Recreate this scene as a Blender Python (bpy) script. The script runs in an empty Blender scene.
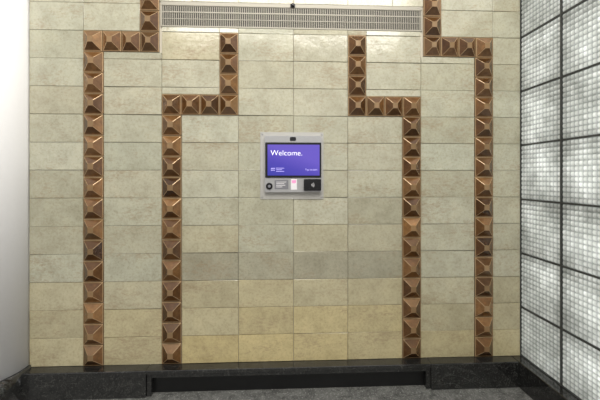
import bpy, bmesh, math, random
from mathutils import Vector
random.seed(11)
scene=bpy.context.scene
scene.view_settings.view_transform='Standard'
COL=scene.collection
H=1.045; ZB=.128; R=.13575; T=.75*R
XL=-1.275; XR=1.163; ZTOP=ZB+15*R
XI=.6455; XO=1.02

# ---------- materials ----------
def mat(name):
    m=bpy.data.materials.new(name); m.use_nodes=True
    nt=m.node_tree; b=nt.nodes['Principled BSDF']
    return m,nt,b
def N(nt,t,**k):
    n=nt.nodes.new(t)
    for a,v in k.items():
        if a in n.inputs.keys(): n.inputs[a].default_value=v
        else: setattr(n,a,v)
    return n
def L(nt,a,b): nt.links.new(a,b)
def simple(name,c,rough=.4,metal=0,emit=0,noise=.04):
    m,nt,b=mat(name)
    tc=N(nt,'ShaderNodeTexCoord'); no=N(nt,'ShaderNodeTexNoise',Scale=60.0)
    L(nt,tc.outputs['Object'],no.inputs['Vector'])
    r=N(nt,'ShaderNodeValToRGB')
    r.color_ramp.elements[0].color=tuple(max(0,x*(1-noise)) for x in c)+(1,)
    r.color_ramp.elements[1].color=tuple(min(1,x*(1+noise)) for x in c)+(1,)
    L(nt,no.outputs['Fac'],r.inputs['Fac']); L(nt,r.outputs['Color'],b.inputs['Base Color'])
    b.inputs['Roughness'].default_value=rough; b.inputs['Metallic'].default_value=metal
    if emit:
        L(nt,r.outputs['Color'],b.inputs['Emission Color']); b.inputs['Emission Strength'].default_value=emit
    return m
def ramp(nt,stops):
    r=N(nt,'ShaderNodeValToRGB'); cr=r.color_ramp
    while len(cr.elements)<len(stops): cr.elements.new(.5)
    for e,(p,c) in zip(cr.elements,stops): e.position=p; e.color=tuple(c)+(1,)
    return r
def mixc(nt,a,b,fac,blend='MIX'):
    m=N(nt,'ShaderNodeMix',data_type='RGBA',blend_type=blend)
    for s,v in ((6,a),(7,b),(0,fac)):
        if hasattr(v,'links'): L(nt,v,m.inputs[s])
        elif s==0: m.inputs[0].default_value=v
        else: m.inputs[s].default_value=tuple(v)+(1,)
    return m.outputs[2]

def tile_mat():
    m,nt,b=mat('glazed_field_tile')
    tc=N(nt,'ShaderNodeTexCoord'); at=N(nt,'ShaderNodeAttribute',attribute_name='var')
    off=N(nt,'ShaderNodeVectorMath',operation='SCALE'); L(nt,at.outputs['Color'],off.inputs[0]); off.inputs['Scale'].default_value=7
    ad=N(nt,'ShaderNodeVectorMath',operation='ADD'); L(nt,tc.outputs['Object'],ad.inputs[0]); L(nt,off.outputs[0],ad.inputs[1])
    base=ramp(nt,[(0,(.30,.27,.20)),(.35,(.39,.37,.285)),(.65,(.43,.412,.325)),(1,(.475,.46,.375))])
    sep=N(nt,'ShaderNodeSeparateColor'); L(nt,at.outputs['Color'],sep.inputs[0])
    L(nt,sep.outputs[0],base.inputs['Fac'])
    hue=ramp(nt,[(0,(.94,1.0,.99)),(.35,(1,1,.95)),(.65,(1.08,1.01,.82)),(1,(1.20,1.04,.68))]); L(nt,sep.outputs[2],hue.inputs['Fac'])  # warm end carries the painted floor-bounce tint
    c=mixc(nt,base.outputs[0],hue.outputs[0],1.0,'MULTIPLY')
    n0=N(nt,'ShaderNodeTexNoise',Scale=11.0,Detail=5.0,Roughness=.6); L(nt,ad.outputs[0],n0.inputs['Vector'])
    r0=ramp(nt,[(.3,(.82,.81,.78)),(.5,(1,1,1)),(.7,(1.12,1.11,1.09))]); L(nt,n0.outputs['Fac'],r0.inputs['Fac'])
    c=mixc(nt,c,r0.outputs[0],.8,'MULTIPLY')
    n1=N(nt,'ShaderNodeTexNoise',Scale=85.0,Detail=7.0,Roughness=.78); L(nt,ad.outputs[0],n1.inputs['Vector'])
    r1=ramp(nt,[(.32,(.62,.58,.50)),(.5,(.98,.97,.96)),(.7,(1.12,1.12,1.12))]); L(nt,n1.outputs['Fac'],r1.inputs['Fac'])
    c=mixc(nt,c,r1.outputs[0],.65,'MULTIPLY')
    mp2=N(nt,'ShaderNodeMapping'); mp2.inputs['Scale'].default_value=(.6,1,1.5); L(nt,ad.outputs[0],mp2.inputs['Vector'])
    n2=N(nt,'ShaderNodeTexNoise',Scale=80.0,Detail=5.0,Roughness=.75); L(nt,mp2.outputs[0],n2.inputs['Vector'])
    n3=N(nt,'ShaderNodeTexNoise',Scale=6.0,Detail=4.0,Roughness=.6); L(nt,mp2.outputs[0],n3.inputs['Vector'])
    mm=N(nt,'ShaderNodeMath',operation='MULTIPLY'); L(nt,n2.outputs['Fac'],mm.inputs[0]); L(nt,n3.outputs['Fac'],mm.inputs[1])
    r2=ramp(nt,[(.27,(0,0,0)),(.40,(.6,.6,.6))]); L(nt,mm.outputs[0],r2.inputs['Fac'])
    c=mixc(nt,c,(.28,.205,.12),r2.outputs[0])
    L(nt,c,b.inputs['Base Color'])
    rr=N(nt,'ShaderNodeMapRange'); rr.inputs['To Min'].default_value=.03; rr.inputs['To Max'].default_value=.25
    L(nt,n0.outputs['Fac'],rr.inputs['Value']); L(nt,rr.outputs[0],b.inputs['Roughness'])
    b.inputs['Specular IOR Level'].default_value=.9
    bp=N(nt,'ShaderNodeBump',Strength=.4,Distance=.006); L(nt,n0.outputs['Fac'],bp.inputs['Height']); L(nt,bp.outputs[0],b.inputs['Normal'])
    return m
def border_mat():
    m,nt,b=mat('bronze_lustre_tile')
    tc=N(nt,'ShaderNodeTexCoord'); at=N(nt,'ShaderNodeAttribute',attribute_name='var')
    sep=N(nt,'ShaderNodeSeparateColor'); L(nt,at.outputs['Color'],sep.inputs[0])
    base=ramp(nt,[(0,(.045,.019,.006)),(.5,(.135,.062,.020)),(1,(.30,.155,.058))]); L(nt,sep.outputs[0],base.inputs['Fac'])
    n1=N(nt,'ShaderNodeTexNoise',Scale=45.0,Detail=6.0,Roughness=.7); L(nt,tc.outputs['Object'],n1.inputs['Vector'])
    r1=ramp(nt,[(.3,(.5,.45,.4)),(.55,(1,1,1)),(.72,(1.6,1.45,1.2))]); L(nt,n1.outputs['Fac'],r1.inputs['Fac'])
    c=mixc(nt,base.outputs[0],r1.outputs[0],.7,'MULTIPLY')
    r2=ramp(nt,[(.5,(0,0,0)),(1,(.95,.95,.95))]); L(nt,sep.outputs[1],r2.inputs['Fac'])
    c=mixc(nt,c,(.62,.44,.24),r2.outputs[0])  # tan on ridges, rims and tips: golden highlights painted into the glaze
    L(nt,c,b.inputs['Base Color']); b.inputs['Roughness'].default_value=.12
    b.inputs['Metallic'].default_value=.3; b.inputs['Specular IOR Level'].default_value=.7
    bp=N(nt,'ShaderNodeBump',Strength=.12,Distance=.003); L(nt,n1.outputs['Fac'],bp.inputs['Height']); L(nt,bp.outputs[0],b.inputs['Normal'])
    return m
def stone(name,c0,c1,vein,rough,vs=1.0,scale=18,veins=False,spec=.5):
    m,nt,b=mat(name)
    tc=N(nt,'ShaderNodeTexCoord')
    n1=N(nt,'ShaderNodeTexNoise',Scale=float(scale),Detail=10.0,Roughness=.75,Distortion=1.2); L(nt,tc.outputs['Object'],n1.inputs['Vector'])
    r=ramp(nt,[(.35,c0),(.62,c1)]); L(nt,n1.outputs['Fac'],r.inputs['Fac'])
    n2=N(nt,'ShaderNodeTexNoise',Scale=110.0,Detail=4.0,Roughness=.8); L(nt,tc.outputs['Object'],n2.inputs['Vector'])
    r2=ramp(nt,[(.56,(0,0,0)),(.72,(vs,vs,vs))]); L(nt,n2.outputs['Fac'],r2.inputs['Fac'])
    c=mixc(nt,r.outputs[0],vein,r2.outputs[0])
    if veins:
        n3=N(nt,'ShaderNodeTexNoise',Scale=4.0,Detail=8.0,Roughness=.6,Distortion=1.6); L(nt,tc.outputs['Object'],n3.inputs['Vector'])
        r3=ramp(nt,[(.49,(0,0,0)),(.5,(.16,.16,.16)),(.51,(0,0,0))]); L(nt,n3.outputs['Fac'],r3.inputs['Fac'])
        c=mixc(nt,c,vein,r3.outputs[0])
    L(nt,c,b.inputs['Base Color'])
    b.inputs['Roughness'].default_value=rough; b.inputs['Specular IOR Level'].default_value=spec
    return m
M_tile=tile_mat(); M_border=border_mat()
M_grout=simple('grout',(.54,.50,.41),.85)
M_black=stone('black_marble',(.005,.005,.005),(.018,.018,.017),(.20,.20,.18),.07,.4,18,True,.8)
M_recess=stone('recess_shade_stone',(.001,.001,.001),(.004,.004,.004),(.02,.02,.02),.3,.2,18)  # same base stone painted near black, standing in for shade in the recess
M_floor=stone('grey_terrazzo',(.055,.055,.052),(.17,.17,.16),(.6,.6,.58),.08,.9,14,False,.8)
M_paint=simple('white_paint',(.72,.715,.72),.5,noise=.02)
M_cream=simple('beige_grey_metal',(.31,.29,.24),.4,.15)
M_dark=simple('dark_void',(.02,.018,.015),.8)
M_alu=simple('brushed_aluminium',(.46,.46,.465),.3,.5)
M_plate=simple('satin_plate',(.50,.49,.46),.08,.25)
M_bez=simple('black_glass',(.008,.008,.01),.12)
M_white=simple('white_print',(.9,.9,.9),.4,0,.75,0)
M_lilac=simple('pale_lilac_print',(.45,.4,.8),.4,0,.75,0)
M_lab=simple('white_label',(.8,.78,.8),.5)
M_grey=simple('grey_label',(.18,.18,.20),.5)
M_pink=simple('pink_glow_print',(.75,.25,.45),.5,0,.4)  # printed label mark with an added glow, not a light source
M_steel=simple('steel',(.4,.4,.4),.3,.9)
M_joint=simple('dark_window_bar',(.04,.042,.04),.5)
def display_mat():
    m,nt,b=mat('display_image')
    tc=N(nt,'ShaderNodeTexCoord'); g=N(nt,'ShaderNodeSeparateXYZ'); L(nt,tc.outputs['Generated'],g.inputs[0])
    a=N(nt,'ShaderNodeMath',operation='MULTIPLY_ADD'); L(nt,g.outputs['X'],a.inputs[0]); a.inputs[1].default_value=.6; L(nt,g.outputs['Z'],a.inputs[2])
    r=ramp(nt,[(0,(.045,.05,.40)),(.5,(.085,.065,.48)),(1,(.16,.11,.60))]); L(nt,a.outputs[0],r.inputs['Fac'])
    b.inputs['Base Color'].default_value=(.01,.01,.02,1); b.inputs['Roughness'].default_value=.3
    b.inputs['Specular IOR Level'].default_value=.2
    L(nt,r.outputs[0],b.inputs['Emission Color']); b.inputs['Emission Strength'].default_value=.95
    return m
M_disp=display_mat()
def glass_mat():
    m,nt,b=mat('glass_block_glass')
    tc=N(nt,'ShaderNodeTexCoord'); n=N(nt,'ShaderNodeTexNoise',Scale=6.0,Detail=6.0,Roughness=.65); L(nt,tc.outputs['Object'],n.inputs['Vector'])
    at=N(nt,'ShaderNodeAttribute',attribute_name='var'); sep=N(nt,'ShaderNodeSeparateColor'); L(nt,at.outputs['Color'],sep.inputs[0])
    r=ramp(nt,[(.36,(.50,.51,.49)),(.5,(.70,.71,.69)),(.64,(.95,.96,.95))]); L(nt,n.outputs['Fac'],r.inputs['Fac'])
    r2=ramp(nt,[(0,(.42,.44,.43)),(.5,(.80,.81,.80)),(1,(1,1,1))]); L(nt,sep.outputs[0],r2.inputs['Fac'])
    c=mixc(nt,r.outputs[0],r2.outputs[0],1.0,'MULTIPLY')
    b.inputs['Roughness'].default_value=.04; L(nt,c,b.inputs['Base Color'])
    b.inputs['IOR'].default_value=1.5; b.inputs['Specular IOR Level'].default_value=1.0
    tr=N(nt,'ShaderNodeBsdfTranslucent'); L(nt,c,tr.inputs['Color'])
    mx=N(nt,'ShaderNodeMixShader'); mx.inputs[0].default_value=.6
    L(nt,b.outputs[0],mx.inputs[1]); L(nt,tr.outputs[0],mx.inputs[2])
    L(nt,mx.outputs[0],nt.nodes['Material Output'].inputs['Surface'])
    return m
M_glass=glass_mat()

# ---------- helpers ----------
def finish(bm,name,mats,parent=None,**props):
    me=bpy.data.meshes.new(name); bmesh.ops.recalc_face_normals(bm,faces=bm.faces) if props.pop('recalc',True) else None
    bm.to_mesh(me); bm.free()
    for m in mats: me.materials.append(m)
    o=bpy.data.objects.new(name,me); COL.objects.link(o)
    if parent: o.parent=parent
    for k,v in props.items(): o[k]=v
    return o
def box(bm,x0,x1,y0,y1,z0,z1,mi=0,bev=0):
    vs=[bm.verts.new((x,y,z)) for x in (x0,x1) for y in (y0,y1) for z in (z0,z1)]
    fs=[]
    for q in ((0,1,3,2),(4,6,7,5),(0,4,5,1),(2,3,7,6),(0,2,6,4),(1,5,7,3)):
        f=bm.faces.new([vs[i] for i in q]); f.material_index=mi; fs.append(f)
    if bev:
        es=list({e for f in fs for e in f.edges})
        bmesh.ops.bevel(bm,geom=es,offset=bev,segments=2,affect='EDGES',profile=.5)
def ring(bm,x0,x1,z0,z1,y): return [bm.verts.new(p) for p in ((x0,y,z0),(x1,y,z0),(x1,y,z1),(x0,y,z1))]
def ring8(bm,x0,x1,z0,z1,y,t):
    return [bm.verts.new(p) for p in ((x0+t,y,z0),(x1-t,y,z0),(x1,y,z0+t),(x1,y,z1-t),(x1-t,y,z1),(x0+t,y,z1),(x0,y,z1-t),(x0,y,z0+t))]
def bridge(bm,a,b,mi=0):
    out=[]; n=len(a)
    for i in range(n):
        f=bm.faces.new((a[i],a[(i+1)%n],b[(i+1)%n],b[i])); f.material_index=mi; out.append(f)
    return out
def setc(fs,cl,c):
    for f in fs:
        for l in f.loops: l[cl]=c
G=.001
def field_tile(bm,cl,x0,x1,z0,z1):
    x0+=G;x1-=G;z0+=G;z1-=G
    if x1-x0<.006 or z1-z0<.006: return
    a=ring(bm,x0,x1,z0,z1,.002); b=ring(bm,x0,x1,z0,z1,-.005); s=.0012
    c=ring(bm,x0+s,x1-s,z0+s,z1-s,-.006)
    tx=random.uniform(-.0014,.0014); tz=random.uniform(-.0014,.0014)
    for v,(p,q) in zip(c,((-1,-1),(1,-1),(1,1),(-1,1))): v.co.y+=tx*p+tz*q
    f=bm.faces.new(c); fs=bridge(bm,a,b)+bridge(bm,b,c)+[f]
    zc=(z0+z1)/2-ZB; row=int(zc/R); xc=abs((x0+x1)/2)
    v=random.gauss(.62,.12); hue=random.gauss(.24,.06)
    if row==3 and xc<.6: v=random.gauss(.2,.05)
    if row in(2,4) and xc<.6: v-=.14
    if row!=3: hue+=max(0,5-row)*.115*(1.2 if xc<.6 else .8)  # lower rows warmer, most at centre: floor-bounce light painted into the tile colour
    if row>=9 and xc<.6: v+=.1; hue+=.08
    setc(fs,cl,(min(1,max(0,v)),random.random(),min(1,max(0,hue)),1))
def pyr_tile(bm,cl,x0,x1,z0,z1):
    g=.0012; x0+=g;x1-=g;z0+=g;z1-=g
    w=x1-x0;h=z1-z0
    var=min(1,max(0,random.gauss(.5,.12)))
    a=ring(bm,x0,x1,z0,z1,.002); b=ring(bm,x0,x1,z0,z1,-.008)
    s=.002; c=ring(bm,x0+s,x1-s,z0+s,z1-s,-.010)
    s=.0045; d=ring8(bm,x0+s,x1-s,z0+s,z1-s,-.010,.0012)
    cx=(x0+x1)/2;cz=(z0+z1)/2; k=.14
    e=ring8(bm,cx-w*k,cx+w*k,cz-h*k,cz+h*k,-.035,.0014)
    f=bm.faces.new(e)
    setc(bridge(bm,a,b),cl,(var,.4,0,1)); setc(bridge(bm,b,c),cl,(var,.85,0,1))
    rim=[]
    for i in range(4):
        j=(i+1)%4
        rim.append(bm.faces.new((c[i],c[j],d[(2*i+1)%8],d[2*i])))
        rim.append(bm.faces.new((c[j],d[(2*i+2)%8],d[(2*i+1)%8])))
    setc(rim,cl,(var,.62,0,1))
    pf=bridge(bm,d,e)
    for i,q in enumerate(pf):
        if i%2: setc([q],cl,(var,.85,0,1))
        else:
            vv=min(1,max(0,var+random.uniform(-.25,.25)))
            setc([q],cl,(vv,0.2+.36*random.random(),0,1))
    setc([f],cl,(var,.66,0,1))

# ---------- back wall ----------
VB=ZB+12*R+.025; VT=ZB+12*R+.150
bm=bmesh.new(); cl=bm.loops.layers.float_color.new('var')
box(bm,XL-.1,XR+.12,.0,.12,ZB-.03,ZTOP,1)
def strip(x0,x1,z0,z1):
    k=math.floor((z0-ZB)/R+1e-4)
    while ZB+k*R<z1-1e-4:
        a=max(z0,ZB+k*R); b=min(z1,ZB+(k+1)*R)
        field_tile(bm,cl,x0,x1,a,b); k+=1
rr=lambda k:ZB+k*R
for s in (-1,1):
    def S(a,b,z0,z1):
        x0,x1=(a,b) if s>0 else (-b,-a)
        strip(max(x0,XL),min(x1,XR),z0,z1)
    S(XO,1.275,rr(0),ZTOP)
    S(XI,XO-.0965,rr(0),rr(11.25))
    S(.751,XO,rr(12),ZTOP)
    S(.366,XI,rr(9.75),VB)
    S(.2725,XI-.0965,rr(0),rr(9))
    S(0,.2725,rr(0),VB)
    S(.2725,.366,rr(12),VB)
    S(0,.2725,VT,ZTOP); S(.2725,.5,VT,ZTOP); S(.5,.657,VT,ZTOP)
wall=finish(bm,'wall_back',[M_tile,M_grout],kind='structure',recalc=False)

# ---------- borders ----------
n=0
for s in (-1,1):
    for kind in ('inner','outer'):
        n+=1; bm=bmesh.new(); cl=bm.loops.layers.float_color.new('var')
        def P(a,b,z0,z1):
            x0,x1=(a,b) if s>0 else (-b,-a)
            pyr_tile(bm,cl,x0,x1,z0,z1)
        if kind=='inner':
            for k in range(12): P(XI-.0965,XI,rr(.75*k),rr(.75*k+.75))
            p=(XI-.2725)/4
            for k in range(4): P(.2725+k*p,.2725+(k+1)*p,rr(9),rr(9.75))
            for k in range(3): P(.2725,.366,rr(9.75+.75*k),rr(10.5+.75*k))
        else:
            for k in range(15): P(XO-.0965,XO,rr(.75*k),rr(.75*k+.75))
            p=(XO-.657)/4
            for k in range(4): P(.657+k*p,.657+(k+1)*p,rr(11.25),rr(12))
            for k in range(4): P(.657,.751,rr(12+.75*k),rr(12.75+.75*k))
        finish(bm,'trim_%d'%n,[M_border],kind='structure',recalc=False)

# ---------- vent grille ----------
e=bpy.data.objects.new('vent_grille',None); e.location=(0,0,VB); COL.objects.link(e)
e['label']='long beige metal air vent grille in the tiled wall'; e['category']='vent grille'
x0,x1=-.652,.652; zc=VT-VB
bm=bmesh.new()
box(bm,x0,x1,-.007,0.0,0,.008,bev=.0015); box(bm,x0,x1,-.007,0,zc-.02,zc,bev=.0015)
box(bm,x0,x0+.008,-.0065,0,.008,zc-.02,bev=.001); box(bm,x1-.008,x1,-.0065,0,.008,zc-.02,bev=.001)
finish(bm,'frame',[M_cream],e)
bm=bmesh.new(); box(bm,x0+.004,x1-.004,-.0015,-.0005,.004,zc-.01)
finish(bm,'backing',[M_dark],e)
bm=bmesh.new(); xx=x0+.013
while xx<x1-.010:
    box(bm,xx-.0017,xx+.0017,-.0055,-.0015,.008,zc-.02); xx+=.0092
finish(bm,'fin',[M_cream],e,kind='stuff')
bm=bmesh.new()
box(bm,x0+.008,x1-.008,-.006,-.002,.072,.077)
box(bm,x0+.008,x1-.008,-.0058,-.002,.040,.0425)
finish(bm,'crossbar',[M_cream],e)
bm=bmesh.new(); bmesh.ops.create_uvsphere(bm,u_segments=16,v_segments=8,radius=.010)
for v in bm.verts: v.co.y*=.7; v.co+=Vector((-.004,-.012,zc-.009))
box(bm,-.016,.008,-.010,-.007,zc-.018,zc-.001,bev=.001)
finish(bm,'sensor',[M_bez],e)

# ---------- baseboard back (with shallow recess) ----------
RX0,RX1=-.700,.675
bm=bmesh.new(); BP=-.065
box(bm,XL-.08,RX0,BP,.0,0,ZB,bev=.004); box(bm,RX1,XR-.045,BP,.0,0,ZB,bev=.004)
box(bm,RX0,RX1,BP,0.,.109,ZB,bev=.003)
box(bm,RX0,RX0+.022,BP+.010,0,0,.11,bev=.002); box(bm,RX1-.022,RX1,BP+.010,0,0,.11,bev=.002)
box(bm,RX0+.022,RX1-.022,BP+.010,0,.088,.11,bev=.002)
box(bm,RX0+.022,RX1-.022,-.022,0,0,.088,1)
finish(bm,'baseboard_back',[M_black,M_recess],kind='structure')
bm=bmesh.new(); box(bm,XR-.045,XR+.02,-2.2,0,0,ZB,bev=.003)
finish(bm,'baseboard_right',[M_black],kind='structure')

# ---------- left wall (rounded return) ----------
def extr(bm,pr,z0,z1):
    a=[bm.verts.new((x,y,z0)) for x,y in pr]; b=[bm.verts.new((x,y,z1)) for x,y in pr]
    m=len(pr)
    for i in range(m):
        f=bm.faces.new((a[i],a[(i+1)%m],b[(i+1)%m],b[i])); f.smooth=i<m-3
    bm.faces.new(a); bm.faces.new(b)
arc=[]
for i in range(13):
    a=math.radians(90*i/12); arc.append((-1.275-.36*(1-math.cos(a)),-.02-.30*math.sin(a)))
bm=bmesh.new(); extr(bm,[(-1.275,0)]+arc+[(-1.95,-.32),(-1.95,0)],ZB-.01,ZTOP); finish(bm,'wall_left',[M_paint],kind='structure')
arc2=[(x+.010,y-.010) for x,y in arc]
bm=bmesh.new(); extr(bm,[(-1.265,0)]+arc2+[(-1.96,-.33),(-1.96,0)],0,ZB+.012); finish(bm,'baseboard_left',[M_black],kind='structure')

# ---------- floor ----------
bm=bmesh.new(); box(bm,-2.4,XR+.3,-3.2,.12,-.1,0); finish(bm,'floor',[M_floor],kind='structure')

# ---------- glass block window ----------
B=.2765; BY=.262; m0=.0075; NY=7
zl=[ZB,H-.667]+[H-.667+B*i for i in range(1,7)]
zl=[z for z in zl if z<ZTOP+.01]
yl=[-.0]+[-BY*i-.004 for i in range(1,NY+1)]
bm=bmesh.new()
for z in zl: box(bm,XR+.004,XR+.08,yl[-1],0,z-m0/2,z+m0/2)
for y in yl: box(bm,XR+.003,XR+.081,y-m0/2,min(y+m0/2,0),ZB,zl[-1])
win=finish(bm,'window_1',[M_joint],kind='structure')
bm=bmesh.new(); gcl=bm.loops.layers.float_color.new('var')
def block(y0,y1,z0,z1):
    nc=12; sub=5
    jit={}
    n_=nc*sub; g=[]; hv=[]
    for i in range(n_+1):
        row=[]; hr=[]
        for j in range(n_+1):
            u=i/n_; v=j/n_
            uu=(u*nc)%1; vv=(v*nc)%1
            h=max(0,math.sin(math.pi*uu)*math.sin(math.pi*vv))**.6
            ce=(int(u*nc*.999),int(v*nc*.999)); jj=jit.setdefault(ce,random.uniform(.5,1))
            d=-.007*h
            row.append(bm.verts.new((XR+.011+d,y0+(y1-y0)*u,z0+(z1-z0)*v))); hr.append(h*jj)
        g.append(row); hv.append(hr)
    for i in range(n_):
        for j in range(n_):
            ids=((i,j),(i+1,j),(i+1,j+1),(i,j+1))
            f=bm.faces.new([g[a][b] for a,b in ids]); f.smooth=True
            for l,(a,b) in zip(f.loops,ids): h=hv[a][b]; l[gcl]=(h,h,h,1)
    X=XR+.075
    q=[bm.verts.new(p) for p in ((X,y0,z0),(X,y0,z1),(X,y1,z1),(X,y1,z0))]
    f=bm.faces.new(q)
    for l in f.loops: l[gcl]=(1,1,1,1)
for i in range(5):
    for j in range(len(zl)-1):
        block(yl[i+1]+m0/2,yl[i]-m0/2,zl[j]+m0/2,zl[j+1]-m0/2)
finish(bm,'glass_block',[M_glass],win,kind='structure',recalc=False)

# ---------- kiosk ----------
KX=293.2
def kx(u): return (u-KX)*.005
def kz(v): return (177-v)*.005+H-kc
kc=H+(177-165)*.005
k=bpy.data.objects.new('touchscreen_kiosk',None); k.location=(0,-.0068,kc); COL.objects.link(k)
k['label']='wall-mounted check-in tablet showing a purple welcome screen'; k['category']='kiosk'
def rbox(name,u0,u1,v0,v1,y0,y1,r,m,bev=.001,label=None,par=None):
    bm=bmesh.new(); xa,xb,za,zb=kx(u0),kx(u1),kz(v1),kz(v0); pts=[]
    for cx,cz,a0 in ((xb-r,zb-r,0),(xa+r,zb-r,90),(xa+r,za+r,180),(xb-r,za+r,270)):
        for i in range(6):
            a=math.radians(a0+18*i); pts.append((cx+r*math.cos(a),cz+r*math.sin(a)))
    A=[bm.verts.new((x,y0,z)) for x,z in pts]; Bv=[bm.verts.new((x,y1,z)) for x,z in pts]
    nn=len(pts)
    f1=bm.faces.new(A); f2=bm.faces.new(Bv)
    for i in range(nn): bm.faces.new((A[i],A[(i+1)%nn],Bv[(i+1)%nn],Bv[i]))
    if bev: bmesh.ops.bevel(bm,geom=[e_ for e_ in f1.edges],offset=bev,segments=2,affect='EDGES')
    o=finish(bm,name,[m],par or k)
    if label:o['label']=label
    return o
rbox('mounting_plate',260.3,323.2,132.5,199,-.003,0,.003,M_plate)
rbox('housing',264.8,320.8,136.5,192,-.019,-.003,.005,M_alu,.002)
rbox('bezel',265.3,320.5,143,177.7,-.022,-.019,.003,M_bez,.001)
rbox('display',267.6,318.8,145.2,175.5,-.0226,-.022,.0012,M_disp,0)
rbox('camera',289.5,295.5,137.6,141.4,-.021,-.019,.005,M_bez,.001)
rd=rbox('card_reader',303.2,320.2,179,190.5,-.030,-.019,.004,M_bez,.002)
rbox('white_label',290.5,296.5,179,189.5,-.0197,-.019,.001,M_lab,0)
rbox('pink_label_mark',291.5,295.5,180,183,-.0201,-.0197,.0005,M_pink,0)
rbox('grey_label',274.5,288,180,189,-.0197,-.019,.001,M_grey,0)
def disc(name,u,v,rad,y0,y1,m,bev=.0008,par=None,inner=0):
    bm=bmesh.new(); n_=28
    A=[bm.verts.new((kx(u)+rad*math.cos(2*math.pi*i/n_),y0,kz(v)+rad*math.sin(2*math.pi*i/n_))) for i in range(n_)]
    Bv=[bm.verts.new((a.co.x,y1,a.co.z)) for a in A]
    f1=bm.faces.new(A); bm.faces.new(Bv)
    for i in range(n_): bm.faces.new((A[i],A[(i+1)%n_],Bv[(i+1)%n_],Bv[i]))
    if bev:bmesh.ops.bevel(bm,geom=list(f1.edges),offset=bev,segments=2,affect='EDGES')
    return finish(bm,name,[m],par or k)
disc('button',269.3,186,.0165,-.024,-.019,M_bez)
disc('button_badge',269.3,186,.007,-.0244,-.024,M_grey,0)
for u,v in ((262.2,134.6),(321.4,134.6),(262.2,197),(321.4,197)): disc('screw',u,v,.0035,-.0052,-.003,M_steel)
def text(name,s,u,v,size,y,off=0,par=None,m=M_white):
    c=bpy.data.curves.new(name,'FONT'); c.body=s; c.size=size; c.offset=off; c.extrude=.0002
    o=bpy.data.objects.new('tmp',c); COL.objects.link(o); bpy.context.view_layer.update()
    me=bpy.data.meshes.new_from_object(o.evaluated_get(bpy.context.evaluated_depsgraph_get()))
    bpy.data.objects.remove(o)
    for p in me.vertices:
        x,yy,zz=p.co; p.co=(kx(u)+x,y-zz,kz(v)+yy)
    me.materials.clear(); me.materials.append(m)
    o=bpy.data.objects.new(name,me); COL.objects.link(o); o.parent=par or k
    return o
text('welcome_lettering','Welcome.',270.5,155.8,.0375,-.0229,-.0005)
text('prompt_lettering','Tap to start',304.5,170.5,.0125,-.0229,0,m=M_lilac)
bm=bmesh.new()
for i in range(3):
    for j in range(2):
        box(bm,kx(271+i*1.3),kx(271.9+i*1.3),-.0231,-.0227,kz(169+j*1.7),kz(168.2+j*1.7))
for j,w in enumerate((8,6,8)):
    box(bm,kx(275.8),kx(275.8+w),-.0231,-.0227,kz(168.5+j*1.6),kz(168.1+j*1.6))
finish(bm,'screen_logo',[M_lilac],k)
bm=bmesh.new()
for j,w in enumerate((10,8,9,6)):
    box(bm,kx(276),kx(276+w),-.020,-.0196,kz(182.2+j*1.6),kz(181.7+j*1.6))
finish(bm,'label_print',[M_lab],k)
bm=bmesh.new()
for rad in (.004,.010,.016):
    seg=8
    for i in range(seg):
        a0=math.radians(-40+80*i/seg); a1=math.radians(-40+80*(i+1)/seg)
        q=[(rad,a0),(rad+.0018,a0),(rad+.0018,a1),(rad,a1)]
        vs=[bm.verts.new((kx(309.8)+r_*math.cos(a),-.0304,kz(184.7)+r_*math.sin(a))) for r_,a in q]
        bm.faces.new(vs)
finish(bm,'contactless_symbol',[M_lab],k)

# ---------- light ----------
w=bpy.data.worlds.new('World'); scene.world=w; w.use_nodes=True; nt=w.node_tree
bg=nt.nodes['Background']; tc=N(nt,'ShaderNodeTexCoord'); sp=N(nt,'ShaderNodeSeparateXYZ'); L(nt,tc.outputs['Generated'],sp.inputs[0])
mr=N(nt,'ShaderNodeMapRange'); mr.inputs['From Min'].default_value=-1; L(nt,sp.outputs['Z'],mr.inputs['Value'])
r=ramp(nt,[(0,(.45,.41,.33)),(.47,(.25,.23,.20)),(.53,(.62,.61,.60)),(.75,(1.0,.99,.97)),(1,(1,.99,.96))]); L(nt,mr.outputs[0],r.inputs['Fac'])
mx=N(nt,'ShaderNodeMapRange'); mx.inputs['From Min'].default_value=-1; mx.inputs['To Min'].default_value=.6; mx.inputs['To Max'].default_value=1.65; L(nt,sp.outputs['X'],mx.inputs['Value'])
L(nt,r.outputs[0],bg.inputs['Color']); L(nt,mx.outputs[0],bg.inputs['Strength'])
def area(name,loc,target,size,sy,en,c):
    l=bpy.data.lights.new(name,'AREA'); l.shape='RECTANGLE'; l.size=size; l.size_y=sy; l.energy=en; l.color=c
    o=bpy.data.objects.new(name,l); COL.objects.link(o); o.location=loc
    o.rotation_euler=(Vector(target)-Vector(loc)).to_track_quat('-Z','Y').to_euler()
    return o
area('ceiling_lamp',(0,-1.6,2.9),(0,-.3,.3),2.4,1.2,68,(1,.96,.88))
area('daylight',(2.4,-1.0,1.1),(1.1,-1.0,1.1),2.4,2.6,150,(1,1,1))

# ---------- camera ----------
cam=bpy.data.cameras.new('camera'); co=bpy.data.objects.new('camera',cam); COL.objects.link(co)
cam.sensor_width=36; cam.lens=350/600*36; cam.shift_y=-23/600; cam.clip_start=.01
co.location=(-.046,-1.75,H); co.rotation_euler=(math.radians(90),0,-math.atan(.0449))
scene.camera=co
